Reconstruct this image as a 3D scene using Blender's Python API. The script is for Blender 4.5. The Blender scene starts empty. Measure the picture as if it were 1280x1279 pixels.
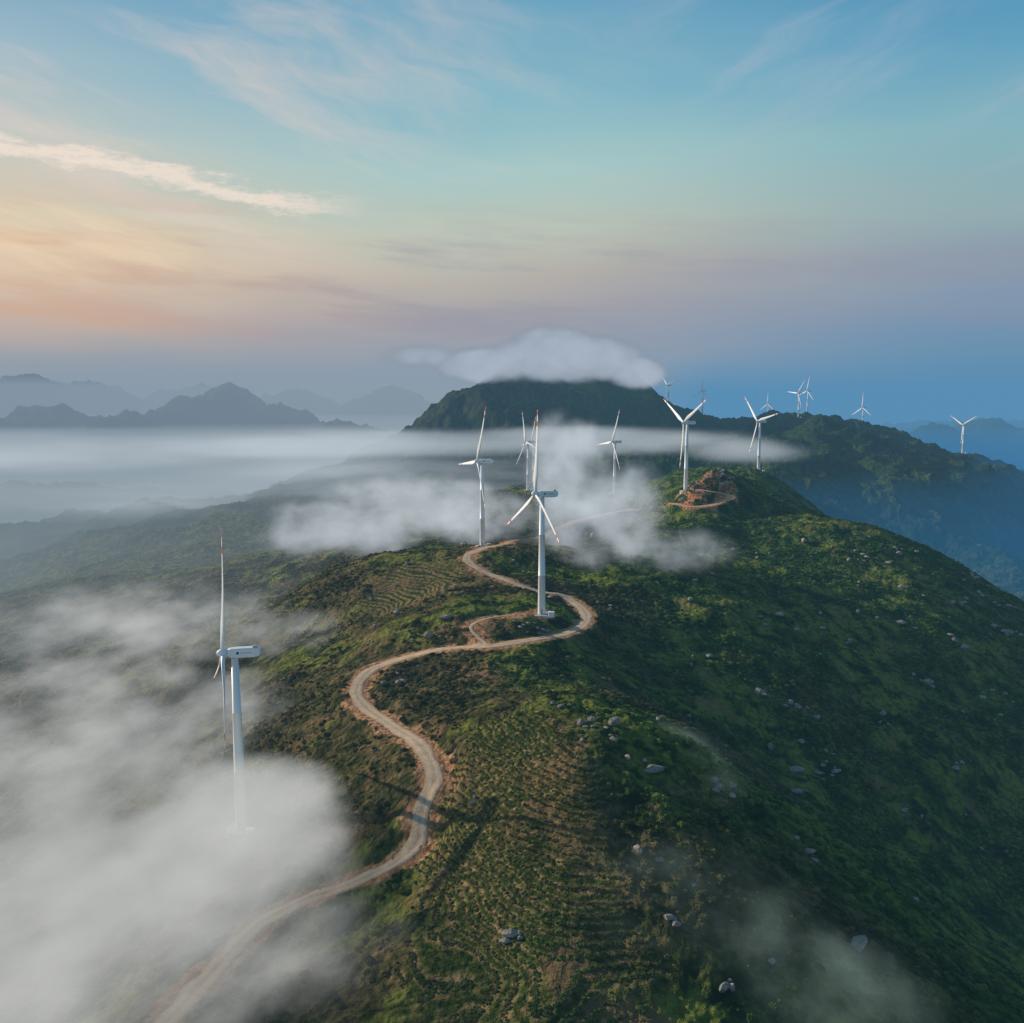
import bpy, bmesh, math, random
import numpy as np
from mathutils import Vector, Matrix
random.seed(3); rng=np.random.default_rng(5)
sc=bpy.context.scene
sc.view_settings.view_transform='Standard'; sc.view_settings.look='None'; sc.view_settings.exposure=0
CZ=400.0; F=1108.0; PITCH=math.radians(7.2); cp,sp=math.cos(PITCH),math.sin(PITCH)
def lin(r,g,b,k=1.0):
    o=[]
    for c in (r,g,b):
        c/=255.0
        o.append(k*(c/12.92 if c<=.04045 else ((c+.055)/1.055)**2.4))
    return tuple(o)
def link(o):
    sc.collection.objects.link(o); return o
def W(u,v,d):
    a=(640-v)/F
    return np.array([d*(u-640)/F, d*(cp+a*sp), CZ+d*(-sp+a*cp)])
def Wz(u,v,z):
    a=(640-v)/F
    return W(u,v, z/(-sp+a*cp))
perm=rng.permutation(4096)
ang=rng.random(4096)*2*np.pi; GX,GY=np.cos(ang),np.sin(ang)
def perlin(x,y):
    xi=np.floor(x).astype(np.int64); yi=np.floor(y).astype(np.int64)
    xf=x-xi; yf=y-yi
    def g(ix,iy,fx,fy):
        h=perm[(perm[ix&4095]+iy)&4095]
        return GX[h]*fx+GY[h]*fy
    u=xf*xf*xf*(xf*(xf*6-15)+10); v=yf*yf*yf*(yf*(yf*6-15)+10)
    a=g(xi,yi,xf,yf); b=g(xi+1,yi,xf-1,yf); c=g(xi,yi+1,xf,yf-1); d=g(xi+1,yi+1,xf-1,yf-1)
    return ((a*(1-u)+b*u)*(1-v)+(c*(1-u)+d*u)*v)*1.5
def fbm(x,y,o,rough=.6):
    s=0;a=1;t=0
    for i in range(o):
        s=s+a*perlin(x*2**i+i*17.3,y*2**i-i*9.1); t+=a; a*=rough
    return .5+.5*s/t*1.1
def ss(a,b,x):
    t=np.clip((x-a)/(b-a),0,1); return t*t*(3-2*t)
C=[]
for u,v,z in [(600,815,-115),(720,890,-116),(850,980,-122),(1000,1120,-135),(1150,1260,-150),
    (560,950,-122),(640,1100,-128),(640,1279,-138),(850,1200,-134),
    (800,830,-138),(950,930,-166),(1100,1020,-190),(1280,1150,-218),
    (850,700,-113),(920,625,-93),(1000,700,-125),(1280,780,-166),(1280,752,-160),(1100,850,-160),(1280,950,-195),(1000,850,-154),
    (1050,655,-116),(960,602,-95),(1150,692,-136),(860,612,-87),(890,592,-70),
    (500,1060,-135),(100,1279,-165),(0,1279,-185),(420,1200,-145),(300,1279,-150),
    (0,1000,-192),(150,900,-180),(0,850,-205),(430,800,-136),(300,900,-160),(430,720,-130),(500,650,-127),
    (440,860,-128),(540,960,-124),(700,745,-112),(760,650,-112)]:
    C.append(Wz(u,v,z))
TURB=[
 (302,1035,320,2),(677,768,477,0),(603,683,680,23),(660,613,1200,-20),(667,604,1420,20),(768,617,1125,22),(857,614,847,60),
 (948,590,1143,-44),(1203,567,2060,60),(878,515,2400,5),(998,518,2350,35),(1009,515,2500,10),(960,520,3000,0),(1078,533,2500,0),
 (835,512,2600,70)]
for t in TURB[:14]: C.append(W(*t[:3]))
for p in [(1000,516,2000),(1060,536,2000),(1140,562,1900),(1280,602,1800),(1100,600,1600),(1200,650,1500),(1280,700,1350),(1280,738,1200),
   (670,442,2500),(730,436,2500),(605,464,2500),(560,492,2500),(790,456,2480),(490,545,2500),(540,510,2500),(820,487,2450),(850,508,2400),(650,548,2100),(760,548,2100),(930,520,2300),
   (640,500,2300),(730,500,2300),(700,560,3000),(850,550,2800),(560,570,2900),(920,540,2700),(1080,560,2900),
   (750,585,1600),(900,548,1800),(930,530,2000),(400,700,840),(300,760,731),(200,700,1100),(0,760,900),(0,680,1500),(100,640,1900),(0,600,3000),
   (300,610,1800),(400,585,2200),(560,600,1500),(560,560,2100)]:
    C.append(W(*p))
for x,y,z in [(480,900,-260),(560,1250,-330),(400,1350,-215),(700,800,-350),(600,400,-330),(400,200,-270),(900,1300,-330),(1500,1500,-380),(1300,700,-400),
   (300,50,-230),(0,30,-150),(-100,100,-150),(150,120,-160),(-350,100,-260),(-600,400,-300),(-900,800,-330),(-1600,1500,-380),(0,-60,-150),(400,-60,-260),(-400,-60,-260),
   (-300,1100,-190),(-900,2300,-330),(-200,3200,-330),(400,3300,-300),(1100,3200,-330),(1900,2900,-380),(-2200,2600,-400),(2800,1500,-430),(-2800,1200,-430),
   (90,105,-150)]:
    C.append(np.array([x,y,CZ+z]))
for r in (4300,6500,10000,18000,40000):
    for th in range(-120,121,24):
        t=math.radians(th); C.append(np.array([r*math.sin(t),r*math.cos(t),CZ-430]))
C=np.array(C)
def lp(x,y):
    r=np.sqrt(x*x+y*y)+1e-6
    return np.arctan2(x,y), np.log(r)
ct,cr=lp(C[:,0],C[:,1]); n=len(C)
def K(d2): return 0.5*d2*np.log(d2+1e-12)
A=np.zeros((n+3,n+3)); d2=(ct[:,None]-ct)**2+(cr[:,None]-cr)**2
A[:n,:n]=K(d2)+np.eye(n)*2e-5; A[:n,n]=1; A[:n,n+1]=ct; A[:n,n+2]=cr; A[n:,:n]=A[:n,n:].T
sol=np.linalg.solve(A,np.concatenate([C[:,2],[0,0,0]]))
TH0,TH1,NT=-2.2,2.2,700; R0,R1,NR=math.log(25),math.log(60000),700
tg=np.linspace(TH0,TH1,NT); rg=np.linspace(R0,R1,NR)
TG,RG=np.meshgrid(tg,rg,indexing='ij'); G=np.full(TG.shape,sol[n])+sol[n+1]*TG+sol[n+2]*RG
for i in range(n): G+=sol[i]*K((TG-ct[i])**2+(RG-cr[i])**2)
G=np.clip(G,CZ-460,CZ+140)
def bil(Gr,fx,fy):
    fx=np.clip(fx,0,Gr.shape[0]-1.001); fy=np.clip(fy,0,Gr.shape[1]-1.001)
    i=fx.astype(int); j=fy.astype(int); a=fx-i; b=fy-j
    return (Gr[i,j]*(1-a)+Gr[i+1,j]*a)*(1-b)+(Gr[i,j+1]*(1-a)+Gr[i+1,j+1]*a)*b
tb=np.array([W(*t[:3])[:2] for t in TURB])
FAR=[]
for u,v,d,w in [(60,508,6000,420),(-60,515,5600,600),(290,484,6500,330),(235,500,6300,350),(350,502,6500,380),(430,518,6200,350),(150,515,5800,350),(400,540,4500,220),
   (20,472,10500,900),(120,480,11000,700),(480,482,11000,700),(380,484,11500,800),(250,482,12000,900),(1165,535,5600,260),(1240,526,5900,260),(1300,530,5700,300),(1115,548,5800,240),(1200,545,5300,200),(1370,525,6000,600),(1150,520,9000,500),(1270,518,9500,500),(-180,500,8000,900),(-300,490,7000,800),(1500,520,7500,800)]:
    p=W(u,v,d); FAR.append((p[0],p[1],p[2]-(CZ-430),w))
def H0(x,y):
    x=np.asarray(x,float); y=np.asarray(y,float)
    th,lr=lp(x,y)
    z=bil(G,(th-TH0)/(TH1-TH0)*(NT-1),(lr-R0)/(R1-R0)*(NR-1))
    r=np.exp(lr)
    q=np.ones_like(x)
    for i in range(9):
        dd=np.hypot(x-tb[i,0],y-tb[i,1]); q*=ss(6,40,dd)
    nz=9*perlin(x/170+3,y/170)+5*perlin(x/80,y/80+9)+2.6*perlin(x/38+5,y/38)+1.3*perlin(x/17,y/17+2)
    z=z+nz*q
    md=ss(1000,2200,r)
    rid=lambda s,o:1-2*np.abs(perlin(x/s+o,y/s-o))
    z=z+md*(28*(rid(420,7)-.85)+20*(rid(190,2)-.85)+11*(rid(80,1)-.8)+5*(rid(38,5)-.6))*q
    fr=ss(3500,5200,r)
    gm=np.zeros_like(x)
    for px,py,h,w in FAR:
        rr2=np.hypot(x-px,y-py)/w; g=h/(1+(rr2/1.5)**2)**1.5; gm=np.maximum(gm,g)+.12*np.minimum(gm,g)
    z=z+gm*1.0*ss(3200,4500,r)
    z=z+fr*(90*(rid(1500,4)-.75)+60*(rid(700,3)-.75)+34*(rid(300,8)-.7)+14*(rid(130,8)-.6))*(.3+.6*np.clip(gm/250,0,1))
    return z
def ray(u,v):
    a=(640-v)/F; D=np.array([(u-640)/F, cp+a*sp, -sp+a*cp])
    t=np.exp(np.linspace(math.log(90),math.log(4500),4000))
    zz=H0(D[0]*t,D[1]*t); s=np.where(CZ+D[2]*t<zz)[0]
    k=s[0] if len(s) else len(t)-1
    return np.array([D[0]*t[k],D[1]*t[k],zz[k]])
tc0=ray(640,1000); tc1=ray(650,1180); tp=ray(520,735)
def terrace(x,y):
    tv=np.maximum(np.exp(-((x-tc0[0])/26)**2-((y-tc0[1])/48)**2),np.exp(-((x-tc1[0])/28)**2-((y-tc1[1])/38)**2))
    tv=np.maximum(tv,.8*np.exp(-((x-tp[0])/40)**2-((y-tp[1])/50)**2))
    return ss(.2,.6,tv+.25*perlin(x/14,y/14))
def catmull(P,step=2.0):
    P=[P[0]*2-P[1]]+list(P)+[P[-1]*2-P[-2]]; out=[]
    for i in range(1,len(P)-2):
        L=np.linalg.norm(P[i+1]-P[i]); m=max(2,int(L/step))
        for k in range(m):
            t=k/m
            out.append(.5*((2*P[i])+(-P[i-1]+P[i+1])*t+(2*P[i-1]-5*P[i]+4*P[i+1]-P[i+2])*t*t+(-P[i-1]+3*P[i]-3*P[i+1]+P[i+2])*t**3))
    return np.array(out)
def mkpath(px):
    P=np.array([ray(u,v) for u,v in px]); Q=catmull(P[:,:2]); z=H0(Q[:,0],Q[:,1])
    k=np.ones(21)/21; zp=np.pad(z,10,mode='edge'); z=np.convolve(zp,k,'valid')
    return np.column_stack([Q,z])
R1p=mkpath([(150,1345),(205,1280),(255,1225),(320,1165),(385,1125),(440,1105),(490,1085),(520,1050),(527,1010),(542,965),(520,930),(490,908),(455,885),(445,862),(462,842),(505,822),
  (560,812),(620,806),(680,798),(722,787),(733,768),(708,748),(665,735),(620,722),(592,708),(584,696),(605,686),(640,676)])
R2p=mkpath([(640,676),(690,664),(740,648),(800,637),(860,634),(905,629),(912,620),(885,613),(868,614)])
R4p=mkpath([(608,806),(592,795),(590,780),(612,770),(650,772)])
paths=[R1p,R2p,R4p]; widths=[3.2,4.3,1.0]
PX0,PY0,ST=-420,100,2.0; NX,NY=520,640
gx=PX0+np.arange(NX)*ST; gy=PY0+np.arange(NY)*ST; XX,YY=np.meshgrid(gx,gy,indexing='ij')
DD=np.full(XX.shape,1e9); ZZ=np.zeros(XX.shape)
for P in paths:
    for p in P[::1]:
        i0=int((p[0]-60-PX0)/ST); i1=int((p[0]+60-PX0)/ST); j0=int((p[1]-60-PY0)/ST); j1=int((p[1]+60-PY0)/ST)
        i0=max(i0,0); j0=max(j0,0)
        if i1<=i0 or j1<=j0: continue
        sx=XX[i0:i1,j0:j1]; sy=YY[i0:i1,j0:j1]; d=np.hypot(sx-p[0],sy-p[1]); D=DD[i0:i1,j0:j1]; m=d<D
        D[m]=d[m]; ZZ[i0:i1,j0:j1][m]=p[2]
DD=np.minimum(DD,60)
def rd(x,y):
    fx=(x-PX0)/ST; fy=(y-PY0)/ST
    ins=(fx>0)&(fx<NX-2)&(fy>0)&(fy<NY-2)
    d=bil(DD,fx,fy); z=bil(ZZ,fx,fy)
    return np.where(ins,d,60.), z
def H(x,y):
    x=np.asarray(x,float); y=np.asarray(y,float)
    z=H0(x,y); d,rz=rd(x,y); r=np.hypot(x,y)
    w=1-ss(5.0,12,d)
    fine=(.8*perlin(x/7,y/7)+.45*perlin(x/3.1,y/3.1)+.25*perlin(x/1.5,y/1.5))*(1-.85*terrace(x,y))
    q=np.ones_like(x)
    for i in range(9): q*=ss(6,16,np.hypot(x-tb[i,0],y-tb[i,1]))
    z=z+fine*(1-w)*q*(1+ss(600,1500,r)*1.6)
    return z*(1-w)+rz*w
class NT_:
    def __init__(s,t): s.t=t; s.N=t.nodes; s.L=t.links
    def n(s,ty,**k):
        o=s.N.new(ty)
        for a,b in k.items(): setattr(o,a,b)
        return o
    def put(s,sock,v):
        if isinstance(v,bpy.types.NodeSocket): s.L.new(v,sock)
        elif v is not None:
            if hasattr(sock.default_value,'__len__') and hasattr(v,'__len__') and len(sock.default_value)==4 and len(v)==3: v=(*v,1)
            sock.default_value=v
    def m(s,op,a,b=None,c=None,clamp=False):
        o=s.n('ShaderNodeMath',operation=op,use_clamp=clamp); s.put(o.inputs[0],a); s.put(o.inputs[1],b)
        if c is not None: s.put(o.inputs[2],c)
        return o.outputs[0]
    def vm(s,op,a,b=None):
        o=s.n('ShaderNodeVectorMath',operation=op); s.put(o.inputs[0],a); s.put(o.inputs[1],b)
        return o.outputs['Value'] if op in('LENGTH','DOT_PRODUCT') else o.outputs[0]
    def noise(s,vec,scale,detail=4,rough=.55,dim='3D'):
        o=s.n('ShaderNodeTexNoise',noise_dimensions=dim); s.put(o.inputs['Vector'],vec); s.put(o.inputs['Scale'],scale); s.put(o.inputs['Detail'],detail); s.put(o.inputs['Roughness'],rough)
        return o.outputs[0]
    def sm(s,x,a,b,o0=0.,o1=1.):
        o=s.n('ShaderNodeMapRange',interpolation_type='SMOOTHSTEP'); s.put(o.inputs[0],x)
        for i,v in enumerate((a,b,o0,o1)): s.put(o.inputs[1+i],v)
        return o.outputs[0]
    def mix(s,f,a,b,bt='MIX'):
        o=s.n('ShaderNodeMix',data_type='RGBA',blend_type=bt); s.put(o.inputs[0],f); s.put(o.inputs[6],a); s.put(o.inputs[7],b); return o.outputs[2]
    def ramp(s,f,st):
        o=s.n('ShaderNodeValToRGB'); s.put(o.inputs[0],f); e=o.color_ramp.elements
        while len(e)<len(st): e.new(.5)
        for el,(p,c) in zip(e,st): el.position=p; el.color=(*c,1) if len(c)==3 else c
        return o.outputs[0]
    def xyz(s,v):
        o=s.n('ShaderNodeSeparateXYZ'); s.put(o.inputs[0],v); return o.outputs
    def comb(s,x,y,z):
        o=s.n('ShaderNodeCombineXYZ'); s.put(o.inputs[0],x); s.put(o.inputs[1],y); s.put(o.inputs[2],z); return o.outputs[0]
    def att(s,nm,ty='GEOMETRY'):
        o=s.n('ShaderNodeAttribute'); o.attribute_name=nm; o.attribute_type=ty; return o.outputs['Fac']
def mat(name):
    m=bpy.data.materials.new(name); m.use_nodes=True; m.node_tree.nodes.clear(); k=NT_(m.node_tree)
    k.out=k.n('ShaderNodeOutputMaterial'); return m,k
def surf(k,col,rough=.9,bump=None,bd=.3,spec=.2):
    if spec==0:
        b=k.n('ShaderNodeBsdfDiffuse'); k.put(b.inputs['Color'],col)
    else:
        b=k.n('ShaderNodeBsdfPrincipled'); k.put(b.inputs['Base Color'],col); k.put(b.inputs['Roughness'],rough); b.inputs['Specular IOR Level'].default_value=spec
    if bump is not None:
        bb=k.n('ShaderNodeBump'); bb.inputs['Distance'].default_value=bd; bb.inputs['Strength'].default_value=1; k.put(bb.inputs['Height'],bump); k.L.new(bb.outputs[0],b.inputs['Normal'])
    k.L.new(b.outputs[0],k.out.inputs[0])
def f_nA(x,y): return fbm(x*.012,y*.012,4)
def f_nB(x,y): return fbm(x*.07+40,y*.07,5,.68)
def f_side(x,y): return ss(-.35,.95,x*.006+(f_nA(x,y)-.5)*3.8)
def f_mead(x,y): return ss(.50,.62,f_nA(x,y)+.03*(x>120)+.5*(fbm(x*.03+70,y*.03,3)-.5))*ss(.38,.56,f_nB(x,y))
# ---------------- terrain material ----------------
tm,k=mat('hillside_vegetation')
pos=k.n('ShaderNodeNewGeometry').outputs['Position']
dirt=k.att('dirt'); terr=k.att('terrace'); tsin=k.att('terrace_row'); nB=k.att('tone'); meadow=k.att('meadow'); side=k.att('side'); spots=k.att('bare'); far=k.att('forest_shade')
nC=k.noise(pos,.45,4,.65)
vo=k.n('ShaderNodeTexVoronoi'); k.put(vo.inputs['Vector'],pos); vo.inputs['Scale'].default_value=.33
vd=vo.outputs['Distance']
mixf=k.m('ADD',k.m('MULTIPLY',nB,.6),k.m('MULTIPLY',nC,.4))
green=k.ramp(mixf,[(.36,(.012,.037,.012)),(.46,(.031,.077,.018)),(.54,(.074,.132,.024)),(.64,(.165,.205,.040))])
brown=k.ramp(mixf,[(.36,(.024,.032,.014)),(.47,(.066,.064,.026)),(.55,(.13,.105,.046)),(.66,(.22,.16,.08))])
col=k.mix(side,brown,green)
col=k.mix(k.m('MULTIPLY',meadow,.8),col,(.21,.225,.042))
col=k.mix(k.sm(vd,.35,.75,0,.4),col,(.010,.022,.007))  # painted shade in the gaps between canopy clumps
tc=k.ramp(k.m('ADD',k.m('MULTIPLY',tsin,.2),nC),[(.3,(.03,.05,.012)),(.46,(.10,.105,.030)),(.60,(.21,.155,.065)),(.8,(.38,.22,.12))])
col=k.mix(k.m('MULTIPLY',terr,k.sm(nB,.3,.5,.5,1)),col,tc)
soil=k.mix(k.att('red'),k.ramp(nC,[(.3,(.24,.10,.045)),(.5,(.42,.22,.11)),(.7,(.55,.35,.20))]),k.ramp(nC,[(.3,(.30,.10,.04)),(.5,(.48,.20,.09)),(.7,(.58,.31,.16))]))
df=k.m('ADD',dirt,k.m('MULTIPLY',k.m('SUBTRACT',nB,.5),2.4))
col=k.mix(k.m('MULTIPLY',k.sm(df,.5,.85),k.sm(dirt,.05,.3)),col,soil)
col=k.mix(k.m('MULTIPLY',spots,.6),col,(.25,.15,.075))
col=k.mix(k.m('MULTIPLY',far,.65),col,(.012,.028,.012))  # darker far forest, also painting shade onto the distant slopes
bump=k.m('ADD',k.m('MULTIPLY',vd,-1.2),k.m('ADD',k.m('MULTIPLY',nC,2.4),k.m('MULTIPLY',k.m('MULTIPLY',tsin,terr),.3)))
surf(k,col,.95,bump,1.0,0)
# ---------------- terrain mesh ----------------
th=np.concatenate([np.linspace(-2.1,-.62,70,endpoint=False),np.linspace(-.62,.62,1000,endpoint=False),np.linspace(.62,2.1,71)])
rr=np.concatenate([np.exp(np.linspace(math.log(30),math.log(150),40,endpoint=False)),np.exp(np.linspace(math.log(150),math.log(3400),1000,endpoint=False)),np.exp(np.linspace(math.log(3400),math.log(58000),260))])
T_,R_=np.meshgrid(th,rr,indexing='ij'); x=(R_*np.sin(T_)).ravel(); y=(R_*np.cos(T_)).ravel(); z=H(x,y)
def grid_mesh(name,co,na,nb):
    me=bpy.data.meshes.new(name); idx=np.arange(na*nb).reshape(na,nb)
    f=np.stack([idx[:-1,:-1],idx[1:,:-1],idx[1:,1:],idx[:-1,1:]],-1).reshape(-1,4)
    me.vertices.add(len(co)); me.vertices.foreach_set('co',co.astype(np.float32).ravel())
    me.loops.add(f.size); me.loops.foreach_set('vertex_index',f.astype(np.int32).ravel())
    me.polygons.add(len(f)); me.polygons.foreach_set('loop_start',np.arange(0,f.size,4,dtype=np.int32)); me.polygons.foreach_set('use_smooth',np.ones(len(f),bool))
    me.update(calc_edges=True); return me
me=grid_mesh('terrain',np.column_stack([x,y,z]),len(th),len(rr))
me.flip_normals()
d,_=rd(x,y)
dv=(1-ss(3.2,10+4*ss(600,750,y),d))
for i in range(1,9): dv=np.maximum(dv,.9*(1-ss(5,17,np.hypot(x-tb[i,0],y-tb[i,1]))))
dv=np.maximum(dv,.85*(1-ss(12,46,np.hypot(x-tb[6,0]-20,y-tb[6,1]+10))))
dv=np.maximum(dv,.8*(1-ss(8,30,np.hypot(x-tb[7,0],y-tb[7,1]))))
ROW=1.05
def sat(nm,v): me.attributes.new(nm,'FLOAT','POINT').data.foreach_set('value',np.asarray(v,np.float32))
nBv=f_nB(x,y)
sat('dirt',dv); sat('terrace',terrace(x,y)); sat('terrace_row',np.sin(2*np.pi*z/ROW)); sat('tone',nBv); sat('side',f_side(x,y)); sat('red',ss(500,750,y))
sat('meadow',f_mead(x,y)); sat('bare',ss(.59,.74,fbm(x*.035+9,y*.035,5,.7)+.05*(1-ss(0,90,x)))); sat('forest_shade',ss(1050,1900,y))
me.materials.append(tm); terrain=link(bpy.data.objects.new('terrain',me))
# ---------------- road ----------------
rm,k=mat('dirt_road_surface')
pos=k.n('ShaderNodeNewGeometry').outputs['Position']
ac=k.att('across')
n1=k.noise(pos,.25,5,.65); n2=k.noise(pos,1.3,4,.6)
col=k.ramp(k.m('ADD',k.m('MULTIPLY',n1,.6),k.m('MULTIPLY',n2,.4)),[(.3,(.37,.24,.14)),(.5,(.55,.395,.255)),(.7,(.70,.55,.39))])
tr=k.m('ABSOLUTE',k.m('SUBTRACT',k.m('ABSOLUTE',ac),.42))
col=k.mix(k.sm(tr,.0,.16,.45,0),col,(.68,.53,.37))
col=k.mix(k.m('MULTIPLY',k.sm(k.m('ABSOLUTE',ac),.12,.0),.35),col,(.26,.18,.10))
col=k.mix(k.sm(k.m('ADD',k.m('ABSOLUTE',ac),k.m('MULTIPLY',k.m('SUBTRACT',n2,.5),1.1)),.7,1.05),col,(.32,.19,.10))
col=k.mix(k.sm(k.xyz(pos)[1],560,760,0,.6),col,(.56,.29,.14))
surf(k,col,.95,n2,.15,0)
for i,(P,wd) in enumerate(zip(paths,widths)):
    T=np.gradient(P[:,:2],axis=0); 
    ker=np.ones(9)/9
    for c in (0,1): T[:,c]=np.convolve(np.pad(T[:,c],4,mode='edge'),ker,'valid')
    T/=np.linalg.norm(T,axis=1)[:,None]; Nn=np.column_stack([-T[:,1],T[:,0]])
    nc=11; s=np.linspace(-1,1,nc); L=np.arange(len(P))*2.
    wl=wd*(1+.25*perlin(L/11+i,L*0+.5)+.15*perlin(L/4,L*0+7.5)); wr=wd*(1+.25*perlin(L/9+31,L*0+2.5)+.15*perlin(L/3.7,L*0+4.5))
    co=np.zeros((len(P),nc,3))
    for j,sj in enumerate(s):
        w=np.where(sj<0,wl,wr)*sj
        co[:,j,0]=P[:,0]+Nn[:,0]*w; co[:,j,1]=P[:,1]+Nn[:,1]*w
    co[:,:,2]=H(co[:,:,0].ravel(),co[:,:,1].ravel()).reshape(len(P),nc)
    lift=.16+.25*ss(500,900,P[:,1])+.012*i
    co[:,:,2]+=lift[:,None]*(1-.9*(np.abs(s)**6))[None,:]
    rme=grid_mesh('dirt_road',co.reshape(-1,3),len(P),nc)
    rme.attributes.new('across','FLOAT','POINT').data.foreach_set('value',np.tile(s,len(P)).astype(np.float32))
    rme.materials.append(rm); link(bpy.data.objects.new('dirt_road',rme))
# ---------------- shrubs ----------------
N=150000
t_=rng.uniform(-.64,.64,N); r_=np.sqrt(rng.uniform(150**2,900**2,N)); sx=r_*np.sin(t_); sy=r_*np.cos(t_)
cl=perlin(sx/45,sy/45)+.7*perlin(sx/14+4,sy/14)+.2*(sx>60)
tvv=terrace(sx,sy)
d,_=rd(sx,sy); keep=(cl-.9*f_mead(sx,sy)>rng.uniform(-.7,.8,N))&(d>5.8)&(tvv<.35)
for i in range(9): keep&=np.hypot(sx-tb[i,0],sy-tb[i,1])>11
scl=(.35+.95*rng.random(N)**2.6+.35*np.clip(cl,0,1))
M=60000; ex=tc0[0]+rng.uniform(-45,45,M); ey=rng.uniform(tc1[1]-50,tc0[1]+70,M); ez=H0(ex,ey); de,_=rd(ex,ey)
ke=(terrace(ex,ey)>.3)&(np.sin(2*np.pi*ez/ROW)>.62)&(de>6.5)&(rng.random(M)<.75)
sx=np.concatenate([sx[keep],ex[ke]]); sy=np.concatenate([sy[keep],ey[ke]]); scl=np.concatenate([scl[keep],rng.uniform(.22,.55,ke.sum())])
me=bpy.data.meshes.new('shrubs'); me.vertices.add(len(sx))
me.vertices.foreach_set('co',np.column_stack([sx,sy,H(sx,sy)+.1*scl]).astype(np.float32).ravel())
sat('sz',scl); sat('tone',.35*rng.random(len(sx))+.62*f_nB(sx,sy)+.18*np.clip((f_nA(sx,sy)-.5)*3,0,1)); sat('side',f_side(sx,sy))
sm_,k=mat('shrub_foliage')
pos=k.n('ShaderNodeNewGeometry').outputs['Position']
f=k.m('ADD',k.att('tone','INSTANCER'),k.m('MULTIPLY',k.noise(pos,1.6,2,.7),.3))
g=k.ramp(f,[(.35,(.014,.042,.013)),(.55,(.034,.082,.019)),(.72,(.080,.138,.027)),(.9,(.17,.21,.05))])
b=k.ramp(f,[(.35,(.025,.036,.014)),(.55,(.066,.072,.027)),(.72,(.12,.108,.043)),(.9,(.19,.145,.065))])
surf(k,k.mix(k.att('side','INSTANCER'),b,g),.85,None,.6,0)
ob=link(bpy.data.objects.new('shrubs',me)); me.materials.append(sm_)
ng=bpy.data.node_groups.new('shrub_scatter','GeometryNodeTree'); ng.interface.new_socket('Geometry',in_out='INPUT',socket_type='NodeSocketGeometry'); ng.interface.new_socket('Geometry',in_out='OUTPUT',socket_type='NodeSocketGeometry')
q=NT_(ng); gi=q.n('NodeGroupInput'); go=q.n('NodeGroupOutput')
m2p=q.n('GeometryNodeMeshToPoints'); q.L.new(gi.outputs[0],m2p.inputs[0])
join=q.n('GeometryNodeJoinGeometry')
for v in range(5):
    ic=q.n('GeometryNodeMeshIcoSphere'); ic.inputs['Radius'].default_value=1; ic.inputs['Subdivisions'].default_value=4
    sp_=q.n('GeometryNodeSetPosition'); q.L.new(ic.outputs[0],sp_.inputs[0])
    nz=q.n('ShaderNodeTexNoise',noise_dimensions='4D'); nz.inputs['W'].default_value=v*3.7; nz.inputs['Scale'].default_value=1.7; nz.inputs['Detail'].default_value=4; nz.inputs['Roughness'].default_value=.75
    ps=q.n('GeometryNodeInputPosition'); q.L.new(ps.outputs[0],nz.inputs['Vector'])
    fct=q.m('ADD',q.m('MULTIPLY',nz.outputs[0],2.6),-.45)
    vv=q.vm('MULTIPLY',ps.outputs[0],(1.15,1.0,.7)); sc_=q.n('ShaderNodeVectorMath',operation='SCALE'); q.put(sc_.inputs[0],vv); q.put(sc_.inputs['Scale'],fct)
    q.L.new(sc_.outputs[0],sp_.inputs['Position'])
    g2=q.n('GeometryNodeGeometryToInstance'); q.L.new(sp_.outputs[0],g2.inputs[0]); q.L.new(g2.outputs[0],join.inputs[0])
iop=q.n('GeometryNodeInstanceOnPoints'); q.L.new(m2p.outputs[0],iop.inputs['Points']); q.L.new(join.outputs[0],iop.inputs['Instance'])
iop.inputs['Pick Instance'].default_value=True
ri=q.n('FunctionNodeRandomValue',data_type='INT'); ri.inputs[4].default_value=0; ri.inputs[5].default_value=4; q.L.new(ri.outputs[2],iop.inputs['Instance Index'])
rv=q.n('FunctionNodeRandomValue',data_type='FLOAT_VECTOR'); rv.inputs[0].default_value=(-.2,-.2,0); rv.inputs[1].default_value=(.2,.2,6.28); q.L.new(rv.outputs[0],iop.inputs['Rotation'])
na_=q.n('GeometryNodeInputNamedAttribute',data_type='FLOAT'); na_.inputs[0].default_value='sz'; q.L.new(na_.outputs[0],iop.inputs['Scale'])
sm2=q.n('GeometryNodeSetMaterial'); sm2.inputs['Material'].default_value=sm_; q.L.new(iop.outputs[0],sm2.inputs[0]); q.L.new(sm2.outputs[0],go.inputs[0])
md=ob.modifiers.new('scatter','NODES'); md.node_group=ng
# ---------------- boulders ----------------
bm_,k=mat('granite'); pos=k.n('ShaderNodeNewGeometry').outputs['Position']
n1=k.noise(pos,.8,6,.7); surf(k,k.ramp(n1,[(.3,(.13,.12,.10)),(.5,(.28,.255,.22)),(.7,(.44,.405,.35))]),.9,n1,.8,0)
tmpl=[]
for i in range(12):
    b=bmesh.new(); ax=(rng.uniform(.7,1.25),rng.uniform(.55,1),rng.uniform(.5,.95))
    for j in range(22):
        v=Vector(rng.normal(size=3)).normalized()*rng.uniform(.75,1.05); b.verts.new((v.x*ax[0],v.y*ax[1],v.z*ax[2]))
    r=bmesh.ops.convex_hull(b,input=b.verts); bmesh.ops.delete(b,geom=[g for g in r['geom_interior'] if isinstance(g,bmesh.types.BMVert)],context='VERTS')
    bmesh.ops.bevel(b,geom=b.edges[:],offset=.06,segments=1,affect='EDGES')
    b.verts.index_update(); tmpl.append((np.array([v.co[:] for v in b.verts]),[[v.index for v in f.verts] for f in b.faces])); b.free()
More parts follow.
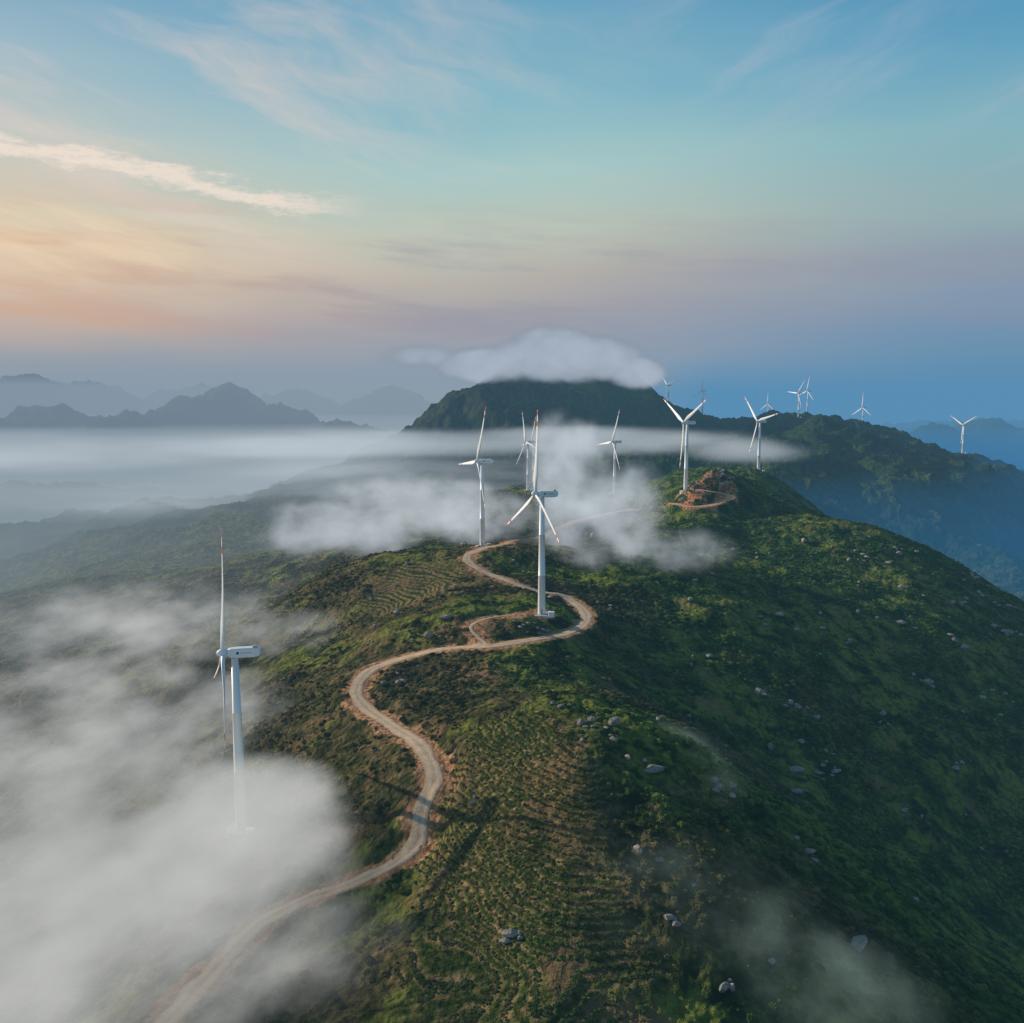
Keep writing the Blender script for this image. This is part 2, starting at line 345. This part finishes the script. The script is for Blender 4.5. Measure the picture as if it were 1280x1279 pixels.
V=[];Fc=[];off=0
def rock(x,y,s):
    global off
    if rd(np.array([x]),np.array([y]))[0][0]<4.5+s: return
    tv_,tf=tmpl[rng.integers(12)]; a=rng.uniform(0,6.28); c,s_=math.cos(a),math.sin(a)
    p=tv_*s*np.array([rng.uniform(.8,1.5),1,rng.uniform(.7,1.2)]); p=np.column_stack([p[:,0]*c-p[:,1]*s_,p[:,0]*s_+p[:,1]*c,p[:,2]])
    V.append(p+np.array([x,y,float(H(np.array([x]),np.array([y]))[0])+.36*s])); Fc.extend([[i+off for i in f] for f in tf]); off+=len(p)
for u,v,nn_,sprd,s in [(645,1172,8,2.2,1.6),(803,958,4,2,2.4),(740,915,9,5,2.0),(1035,960,10,7,2.5),(912,990,4,3,2.3),(890,985,3,3,2.2),(960,870,3,2,2.6),(1155,857,4,4,3.0),
   (835,1152,4,2,1.9),(870,903,3,4,2.0),(900,945,5,5,1.8),(1065,1215,3,2,1.5),(1250,870,6,8,2.9),(1180,800,5,6,2.9),(1000,885,7,5,2.5),(1075,700,7,9,2.9),(1215,722,8,10,3.1),(1250,790,6,6,2.9),(585,1010,2,2,1.4),(495,850,4,4,1.8),(470,890,4,4,1.6),
   (668,786,18,5,1.4),(690,788,10,4,1.2),(893,600,14,12,2.8),(875,604,6,8,2.2),(910,603,8,12,2.4),(480,745,5,9,1.7),(765,760,5,6,1.6),(860,820,4,5,2.0),(700,880,5,5,1.6),(910,1235,3,2,1.3),(1130,690,7,9,2.9),(930,690,5,9,2.7),(820,1075,3,3,1.5),(1020,1075,3,3,1.8),(1265,760,7,8,3.0),(1180,745,6,8,2.7),(1100,900,4,5,2.5),(1200,960,4,5,2.5),(1150,1020,3,4,2.1),(1050,800,5,6,2.5),(960,780,4,6,2.3),(1120,780,4,6,2.5)]:
    c=ray(u,v)
    for i in range(nn_): rock(c[0]+rng.normal()*sprd,c[1]+rng.normal()*sprd*.8,s*rng.uniform(.3,1.15))
for i in range(300):
    t=rng.uniform(-.2,.6); r=math.sqrt(rng.uniform(170**2,900**2)); x_,y_=r*math.sin(t),r*math.cos(t)
    if perlin(np.array([x_/60+8]),np.array([y_/60]))[0]>.05: rock(x_,y_,.4+2.4*rng.random()**3+.0010*r)
bme=bpy.data.meshes.new('boulders'); bme.from_pydata(np.concatenate(V).tolist(),[],Fc); bme.materials.append(bm_); link(bpy.data.objects.new('boulders',bme))
# ---------------- turbines ----------------
def simple(name,c,rough=.4,spec=.4):
    m,k=mat(name); p=k.n('ShaderNodeTexCoord').outputs['Object']; nz=k.noise(p,.6,4,.6); col=k.mix(k.sm(nz,.35,.75,0,.18),c,tuple(v*.75 for v in c)); surf(k,col,rough,None,0,spec); return m
WHITE=simple('white_paint',(.82,.82,.81)); RED=simple('red_paint',(.62,.09,.04)); CONC=simple('concrete',(.42,.41,.38),.9); GREY=simple('grey_paint',(.30,.31,.32)); DARK=simple('dark_paint',(.05,.05,.06))
def mesh_from(name,b,mats,smooth=True):
    me=bpy.data.meshes.new(name); 
    if smooth:
        for f in b.faces: f.smooth=True
    bmesh.ops.recalc_face_normals(b,faces=b.faces[:])
    b.to_mesh(me); b.free()
    for m in mats: me.materials.append(m)
    return me
def loft(b,rings,caps=True,mi=None):
    L=[[b.verts.new(p) for p in r] for r in rings]; n=len(L[0])
    for i in range(len(L)-1):
        for j in range(n):
            f=b.faces.new((L[i][j],L[i][(j+1)%n],L[i+1][(j+1)%n],L[i+1][j]))
            if mi: f.material_index=mi(i)
    if caps:
        b.faces.new(L[0][::-1]); f=b.faces.new(L[-1])
        if mi: f.material_index=mi(len(L)-2)
def circ(r,z,n=28,cx=0,cy=0): return [(cx+r*math.cos(2*math.pi*i/n),cy+r*math.sin(2*math.pi*i/n),z) for i in range(n)]
b=bmesh.new(); rings=[]
for zz,rr_ in [(-4,2.1),(.0,2.1),(.3,2.1),(21,1.85),(21.05,1.9),(21.3,1.9),(21.35,1.84),(43,1.55),(43.05,1.6),(43.3,1.6),(43.35,1.54),(63.2,1.2)]: rings.append(circ(rr_,zz))
loft(b,rings); tower_me=mesh_from('tower',b,[WHITE])
b=bmesh.new(); loft(b,[circ(5.5,-3,32),circ(5.5,.12,32),circ(5.3,.25,32)]); base_me=mesh_from('foundation',b,[CONC],False)
b=bmesh.new(); bmesh.ops.create_cube(b,size=1,matrix=Matrix.Translation((5,-6,1.2))@Matrix.Diagonal((3,2.2,2.6,1))); bmesh.ops.create_cube(b,size=1,matrix=Matrix.Translation((5,-6,2.6))@Matrix.Diagonal((3.3,2.5,.2,1)))
trans_me=mesh_from('transformer_cabin',b,[WHITE],False)
b=bmesh.new(); bmesh.ops.create_cube(b,size=1,matrix=Matrix.Translation((0,-2.08,1.9))@Matrix.Diagonal((1,.12,2.1,1)))
for i in range(5): bmesh.ops.create_cube(b,size=1,matrix=Matrix.Translation((0,-2.4-i*.3,.75-i*.14))@Matrix.Diagonal((1.4,.3,.08,1)))
door_me=mesh_from('door_and_steps',b,[GREY],False)
def rrect(w,h,x,z0=0,n=5,r=.45):
    pts=[]
    for cx,cy,a0 in [(w/2-r,h/2-r,0),(-w/2+r,h/2-r,90),(-w/2+r,-h/2+r,180),(w/2-r,-h/2+r,270)]:
        for i in range(n): a=math.radians(a0+90*i/(n-1)); pts.append((x,cx+r*math.cos(a),z0+cy+r*math.sin(a)))
    return pts
b=bmesh.new(); loft(b,[rrect(2.4,2.4,-2.5,0,5,1.1),rrect(3.1,3.1,-1.6,.0,5,.7),rrect(3.4,3.4,1,0),rrect(3.4,3.4,6.5,.05),rrect(3.1,2.9,8.2,.15),rrect(2.5,2.2,8.7,.25)])
nac_me=mesh_from('nacelle',b,[WHITE],False)
b=bmesh.new(); bmesh.ops.create_cube(b,size=1,matrix=Matrix.Translation((6.8,0,1.95))@Matrix.Diagonal((1.6,2.2,.5,1)))
for yy in (-.8,.8): bmesh.ops.create_cube(b,size=1,matrix=Matrix.Translation((7.6,yy,2.6))@Matrix.Diagonal((.1,.1,1.8,1)))
cool_me=mesh_from('roof_vent_and_mast',b,[GREY],False)
b=bmesh.new()
for s in (-1,1):
    bmesh.ops.create_cone(b,cap_ends=True,segments=20,radius1=.48,radius2=.48,depth=.03,matrix=Matrix.Translation((.9,s*1.71,.1))@Matrix.Rotation(math.pi/2,4,'X'))
for f in b.faces: f.material_index=0
n0=len(b.faces)
for s in (-1,1):
    for i in range(7):
        bmesh.ops.create_cube(b,size=1,matrix=Matrix.Translation((2.0+i*.62,s*1.71,.1))@Matrix.Diagonal((.42,.03,.08,1)))
        bmesh.ops.create_cube(b,size=1,matrix=Matrix.Translation((2.0+i*.62,s*1.712,.1))@Matrix.Diagonal((.08,.035,.55,1)))
b.faces.ensure_lookup_table()
for f in b.faces[n0:]: f.material_index=1
mark_me=mesh_from('side_lettering',b,[RED,DARK],False)
b=bmesh.new(); rings=[]
for xx,r in [(-2.6,1.35),(-3.6,1.6),(-4.6,1.5),(-5.4,1.1),(-5.9,.6),(-6.05,.15)]: rings.append([(xx,r*math.cos(2*math.pi*i/20),r*math.sin(2*math.pi*i/20)) for i in range(20)])
loft(b,rings); hub_me=mesh_from('hub',b,[WHITE])
b=bmesh.new(); rings=[]; BL=43.5; st=[(0,1.7,1.7,0),(.03,1.7,1.6,5),(.08,2.2,1.3,14),(.16,3.2,.95,14),(.22,3.3,.8,12),(.35,2.7,.6,8),(.5,2.15,.42,5),(.65,1.7,.3,3),(.8,1.3,.2,2),(.8601,1.15,.17,1),(.93,.95,.13,0),(.985,.6,.08,0),(1,.2,.04,0)]
for s,c,t,tw in st:
    r=[]; a=math.radians(tw+6)
    for i in range(14):
        an=2*math.pi*i/14; yy=c*(.5*math.cos(an)+(.15 if s>.05 else 0)); xx=.5*t*math.sin(an)
        r.append((xx*math.cos(a)-yy*math.sin(a)-3.9-1.2*s*s*1.0, xx*math.sin(a)+yy*math.cos(a), s*BL+.6))
    rings.append(r)
loft(b,rings,True,lambda i:1 if i in(8,10,11) else 0); blade_me=mesh_from('blade',b,[WHITE,RED])
yaw=math.atan2(.357,.934)
for ti,(u,v,dd,ph) in enumerate(TURB):
    x_,y_=W(u,v,dd)[:2]; zz=float(H(np.array([x_]),np.array([y_]))[0])
    root=link(bpy.data.objects.new('wind_turbine',None)); root.empty_display_size=5; root.location=(x_,y_,zz)
    def ch(nm,me,M=Matrix.Identity(4)):
        o=link(bpy.data.objects.new(nm,me)); o.parent=root; o.matrix_local=M; return o
    ch('tower',tower_me); ch('foundation',base_me); ch('transformer_cabin',trans_me); ch('door_and_steps',door_me)
    NM=Matrix.Translation((0,0,65))@Matrix.Rotation(yaw,4,'Z')@Matrix.Rotation(math.radians(3),4,'Y')
    ch('nacelle',nac_me,NM); ch('roof_vent_and_mast',cool_me,NM); ch('side_lettering',mark_me,NM); ch('hub',hub_me,NM)
    for j in range(3):
        ch('blade_%d'%(j+1),blade_me,NM@Matrix.Rotation(math.radians(ph+120*j),4,'X'))
# ---------------- haze (homogeneous absorption, emission standing in for scattered light) ----------------
def prism(name,x0,x1,y0,y1,z0,z1,m):
    b=bmesh.new(); bmesh.ops.create_cube(b,size=1,matrix=Matrix.Translation(((x0+x1)/2,(y0+y1)/2,(z0+z1)/2))@Matrix.Diagonal((x1-x0,y1-y0,z1-z0,1)))
    me=bpy.data.meshes.new(name); b.to_mesh(me); b.free(); me.materials.append(m); return link(bpy.data.objects.new(name,me))
def hazemat(name,sig,L):
    m,k=mat(name); ab=k.n('ShaderNodeVolumeAbsorption'); ab.inputs['Color'].default_value=(0,0,0,1); ab.inputs['Density'].default_value=sig
    em=k.n('ShaderNodeEmission'); em.inputs['Color'].default_value=(*L,1); em.inputs['Strength'].default_value=sig
    ad=k.n('ShaderNodeAddShader'); k.L.new(ab.outputs[0],ad.inputs[0]); k.L.new(em.outputs[0],ad.inputs[1]); k.L.new(ad.outputs[0],k.out.inputs['Volume']); return m
HN=hazemat('haze_glow_near',1/9500,lin(98,142,172)); HL=hazemat('haze_glow_west',1/3900,lin(150,160,171)); HR=hazemat('haze_glow_east',1/4200,lin(86,142,183))
VL=hazemat('valley_haze_glow_west',1/1150,lin(156,168,172)); VR=hazemat('valley_haze_glow_east',1/1500,lin(38,108,158)); VL2=hazemat('valley_haze_glow_deep',1/2200,lin(168,175,180))
prism('haze',-45000,45000,-3000,2799,-200,560,HN)
prism('haze',-45000,620,2800,57000,-200,560,HL); prism('haze',621,45000,2800,57000,-200,560,HR)
prism('valley_haze',-4000,-110,560,4400,-190,262,VL); prism('valley_haze',430,5000,750,4400,-190,262,VR)
prism('valley_haze',-30000,-250,4500,16000,-180,235,VL2)
# ---------------- fog banks and clouds ----------------
def fogdomain(name,blobs,dens,scale,step,L,zs=1.6,amp=2.8,soft=.9,bias=-.62,stretch=(1,1),rot=0,detail=4,edge=.7):
    b=bmesh.new(); m,k=mat(name+'_glow_vapour'); pos=k.n('ShaderNodeNewGeometry').outputs['Position']; fall=None
    for u,v,d,sx,sy,sz,wt in blobs:
        p=W(u,v,d)
        bmesh.ops.create_icosphere(b,subdivisions=2,radius=1.04,matrix=Matrix.Translation(p)@Matrix.Diagonal((sx,sy,sz,1)))
        dv_=k.vm('MULTIPLY',k.vm('SUBTRACT',pos,tuple(p)),(1/sx,1/sy,1/sz))
        f=k.m('MULTIPLY',k.m('SUBTRACT',1.,k.vm('DOT_PRODUCT',dv_,dv_)),wt)
        fall=f if fall is None else k.m('SMOOTH_MAX',fall,f,.25)
    r=bmesh.ops.convex_hull(b,input=b.verts)
    hull=set(g for g in r['geom'] if isinstance(g,bmesh.types.BMVert)); bmesh.ops.delete(b,geom=[v for v in b.verts if v not in hull],context='VERTS')
    hf=set(g for g in r['geom'] if g.is_valid and isinstance(g,bmesh.types.BMFace))
    ex=[f for f in b.faces if f not in hf]
    if ex: bmesh.ops.delete(b,geom=ex,context='FACES_ONLY')
    bmesh.ops.delete(b,geom=[e for e in b.edges if not e.link_faces],context='EDGES')
    bmesh.ops.recalc_face_normals(b,faces=b.faces[:])
    c,s=math.cos(rot),math.sin(rot); X,Y,Z=k.xyz(pos)[:3]
    uu=k.m('ADD',k.m('MULTIPLY',X,c*stretch[0]),k.m('MULTIPLY',Y,s*stretch[0])); vv=k.m('ADD',k.m('MULTIPLY',X,-s*stretch[1]),k.m('MULTIPLY',Y,c*stretch[1]))
    nz=k.noise(k.comb(uu,vv,k.m('MULTIPLY',Z,zs)),scale,detail,.62)
    e=k.m('ADD',k.m('ADD',k.m('MULTIPLY',fall,1.2),k.m('MULTIPLY',k.m('SUBTRACT',nz,.5),amp)),bias)
    t=k.m('MULTIPLY',k.sm(e,0.,soft),k.sm(fall,0,edge)); dn=k.m('MULTIPLY',t,dens)
    ab=k.n('ShaderNodeVolumeAbsorption'); ab.inputs['Color'].default_value=(0,0,0,1); k.put(ab.inputs['Density'],dn)
    em=k.n('ShaderNodeEmission'); em.inputs['Color'].default_value=(*L,1); k.put(em.inputs['Strength'],k.m('MULTIPLY',dn,k.m('ADD',.64,k.m('MULTIPLY',t,.62))))  # fog glows in place of scattered light, brighter where denser as painted shading
    ad=k.n('ShaderNodeAddShader'); k.L.new(ab.outputs[0],ad.inputs[0]); k.L.new(em.outputs[0],ad.inputs[1]); k.L.new(ad.outputs[0],k.out.inputs['Volume'])
    m.cycles.volume_step_rate=step
    me=bpy.data.meshes.new(name); b.to_mesh(me); b.free(); me.materials.append(m); return link(bpy.data.objects.new(name,me))
fogdomain('fog_bank',[(20,1170,225,100,80,38,1.55),(230,1130,262,64,62,28,1.2),(304,1038,286,44,40,24,2.9),(90,960,370,120,85,32,1.2),(285,900,430,90,66,24,1.1),(160,780,560,130,85,30,1.1),(420,1190,235,38,34,15,1.1),(400,790,530,95,62,16,.95),(120,865,460,100,70,24,1.0)],
   .042,.036,.55,lin(186,187,184),1.5,5.8,2.2,-.30,(.75,1.25),.9,5)
fogdomain('fog_bank',[(430,660,740,95,85,32,1.2),(520,630,840,110,95,36,1.35),(590,645,760,62,66,32,1.3)],.032,.026,.55,lin(186,193,198),1.4,5.8,2.2,-.20,(1,1),0,4)
fogdomain('fog_bank',[(708,590,640,36,54,52,1.7),(750,625,640,60,56,42,1.45),(700,655,650,46,52,30,1.15),(820,685,600,62,46,22,1.15),(740,690,600,40,40,20,.8)],.032,.030,.55,lin(192,200,207),1.0,5.8,2.2,-.22,(1,1),0,4)
fogdomain('fog_wisps',[(800,965,305,46,42,16,1.2),(845,1130,238,40,36,15,1.2),(1010,1238,220,38,30,15,1.3),(700,1010,290,36,46,10,.8)],.016,.04,.6,lin(155,178,168),1.2,5.4,2.2,-.05,(1,1),0,3)
fogdomain('fog_layer',[(740,550,1500,360,280,28,1.3),(420,556,1650,500,320,38,1.25),(60,566,1800,600,350,56,1.2),(-250,580,1900,600,400,64,1.1),(930,564,1350,120,160,26,1.1),(470,596,1450,440,280,52,1.0),(150,620,1600,500,300,50,.9)],.0075,.007,.40,lin(184,192,198),2.5,4.6,2.0,.0,(.4,1.2),.15,4,.9)
fogdomain('cap_cloud',[(705,450,2470,250,310,84,2.2),(615,458,2450,175,230,62,2.0),(530,446,2450,160,160,38,1.1),(792,468,2460,105,180,56,2.0),(690,430,2470,140,210,60,1.6)],.020,.016,.45,lin(168,175,187),1.0,4.2,2.0,.15,(1,1),0,4,1.1)
# ---------------- world ----------------
SAZ,SEL=math.radians(-62),math.radians(20)
w=bpy.data.worlds.new('World'); sc.world=w; w.use_nodes=True; w.node_tree.nodes.clear(); k=NT_(w.node_tree)
wo=k.n('ShaderNodeOutputWorld'); dirv=k.vm('NORMALIZE',k.n('ShaderNodeTexCoord').outputs['Generated']); X,Y,Z=k.xyz(dirv)[:3]
el=k.m('MULTIPLY',k.m('ARCSINE',Z),57.2958); az=k.m('MULTIPLY',k.m('ARCTAN2',X,Y),57.2958)
wn=k.noise(k.comb(k.m('MULTIPLY',az,.03),k.m('MULTIPLY',el,.16),0),1.,3,.6,'2D')
el2=k.m('ADD',el,k.m('MULTIPLY',k.m('SUBTRACT',wn,.5),4.))
fr=k.m('DIVIDE',k.m('ADD',el2,5.),95.)
E=lambda e:(e+5)/95
def sky(cols):
    return k.ramp(fr,[(E(e),lin(*c)) for e,c in cols])
Lr=sky([(-2,(140,150,162)),(2,(155,157,166)),(5,(210,180,160)),(7.5,(238,208,170)),(10,(226,209,178)),(14,(190,200,195)),(18,(160,188,200)),(23,(122,168,195)),(40,(80,130,170)),(90,(60,105,150))])
Cr=sky([(-2,(132,154,175)),(2,(145,160,180)),(5,(172,164,168)),(7.5,(190,180,168)),(10,(196,202,184)),(14,(172,206,202)),(18,(138,188,202)),(23,(102,163,195)),(40,(75,128,168)),(90,(60,105,150))])
Rr=sky([(-2,(80,132,174)),(2,(98,144,180)),(5,(122,148,178)),(7.5,(146,158,174)),(10,(152,178,180)),(14,(136,184,194)),(18,(102,165,195)),(23,(68,140,185)),(40,(60,115,160)),(90,(55,100,145))])
c=k.mix(k.sm(az,-32,0),Lr,Cr); c=k.mix(k.sm(az,0,30),c,Rr)
def cirr(rot,s1,s2,off,dt=5,wb=.9):
    a=math.radians(rot); wob=k.m('MULTIPLY',wn,wb)
    u=k.m('ADD',k.m('MULTIPLY',az,math.cos(a)*s1),k.m('MULTIPLY',el,math.sin(a)*s1)); v=k.m('ADD',k.m('MULTIPLY',az,-math.sin(a)*s2),k.m('MULTIPLY',el,math.cos(a)*s2))
    return k.noise(k.comb(k.m('ADD',u,off),k.m('ADD',v,wob),0),1.,dt,.62,'2D')
c1=k.sm(cirr(-16,.040,.2,3.,6),.46,.78); m1=k.m('MULTIPLY',k.sm(az,18,-22),k.sm(el,6,11))
c=k.mix(k.m('MULTIPLY',k.m('MULTIPLY',c1,m1),.55),c,lin(238,214,200))
c2=k.sm(cirr(22,.035,.22,9.),.50,.78); m2=k.m('MULTIPLY',k.sm(az,2,14),k.sm(el,9,14))
c=k.mix(k.m('MULTIPLY',k.m('MULTIPLY',c2,m2),.38),c,lin(182,190,205))
c3=k.sm(cirr(-4,.05,.45,5.,5,.5),.44,.68); m3=k.m('MULTIPLY',k.sm(el,13,8),k.sm(el,2.5,5))
c=k.mix(k.m('MULTIPLY',k.m('MULTIPLY',c3,m3),k.sm(az,25,-20,.25,.6)),c,k.mix(k.sm(az,-32,0),lin(226,170,128),lin(150,146,164)))
c4=k.sm(cirr(-14,.06,.32,21.,5,.3),.46,.70); m4=k.m('MULTIPLY',k.m('MULTIPLY',k.sm(az,-12,-26),k.sm(el,12.5,9.5)),k.sm(el,5,8))
c=k.mix(k.m('MULTIPLY',k.m('MULTIPLY',c4,m4),.6),c,lin(252,222,182))
fc=k.n('ShaderNodeFloatCurve'); k.put(fc.inputs['Value'],k.m('DIVIDE',k.m('ADD',az,36.),30.)); cu=fc.mapping.curves[0]
pts=[(-36,13.6),(-29,13.4),(-24,13.2),(-21,12.85),(-16.5,11.95),(-13,11.55),(-10.5,11.65)]
while len(cu.points)<len(pts): cu.points.new(.5,.5)
for p,(a_,e_) in zip(cu.points,pts): p.location=((a_+36)/30,(e_-10)/5)
fc.mapping.update()
line=k.m('ADD',k.m('MULTIPLY',fc.outputs[0],5.),10.)
ln=k.noise(k.comb(k.m('MULTIPLY',az,.3),k.m('MULTIPLY',el,1.1),0),1.,6,.7,'2D')
nd=k.m('MULTIPLY',k.m('SUBTRACT',ln,.5),2.6)
dl=k.m('ABSOLUTE',k.m('ADD',k.m('SUBTRACT',el,line),nd))
sf=k.m('MULTIPLY',k.sm(dl,.8,.0),k.m('MULTIPLY',k.sm(az,-8.0,-15),k.sm(az,-40,-30,.4,.85)))
c=k.mix(sf,c,lin(252,232,214))
sk=k.n('ShaderNodeTexSky',sky_type='NISHITA'); sk.sun_disc=False; sk.sun_elevation=SEL; sk.sun_rotation=SAZ
bg1=k.n('ShaderNodeBackground'); k.put(bg1.inputs[0],c); bg1.inputs[1].default_value=.93
bg2=k.n('ShaderNodeBackground'); k.L.new(sk.outputs[0],bg2.inputs[0]); bg2.inputs[1].default_value=.006
ad=k.n('ShaderNodeAddShader'); k.L.new(bg1.outputs[0],ad.inputs[0]); k.L.new(bg2.outputs[0],ad.inputs[1]); k.L.new(ad.outputs[0],wo.inputs[0])
sd=Vector((math.sin(SAZ)*math.cos(SEL),math.cos(SAZ)*math.cos(SEL),math.sin(SEL)))
sl=bpy.data.lights.new('sun','SUN'); sl.energy=5.0; sl.angle=math.radians(.6); sl.color=(1,.88,.72); so=link(bpy.data.objects.new('sun',sl)); so.rotation_euler=sd.to_track_quat('Z','Y').to_euler()
cam=bpy.data.cameras.new('camera'); co=link(bpy.data.objects.new('camera',cam)); co.location=(0,0,CZ); co.rotation_euler=(math.radians(90)-PITCH,0,0)
cam.sensor_width=36; cam.lens=F/1280*36; cam.clip_end=90000; cam.clip_start=1; sc.camera=co
print('shrubs',len(sx))
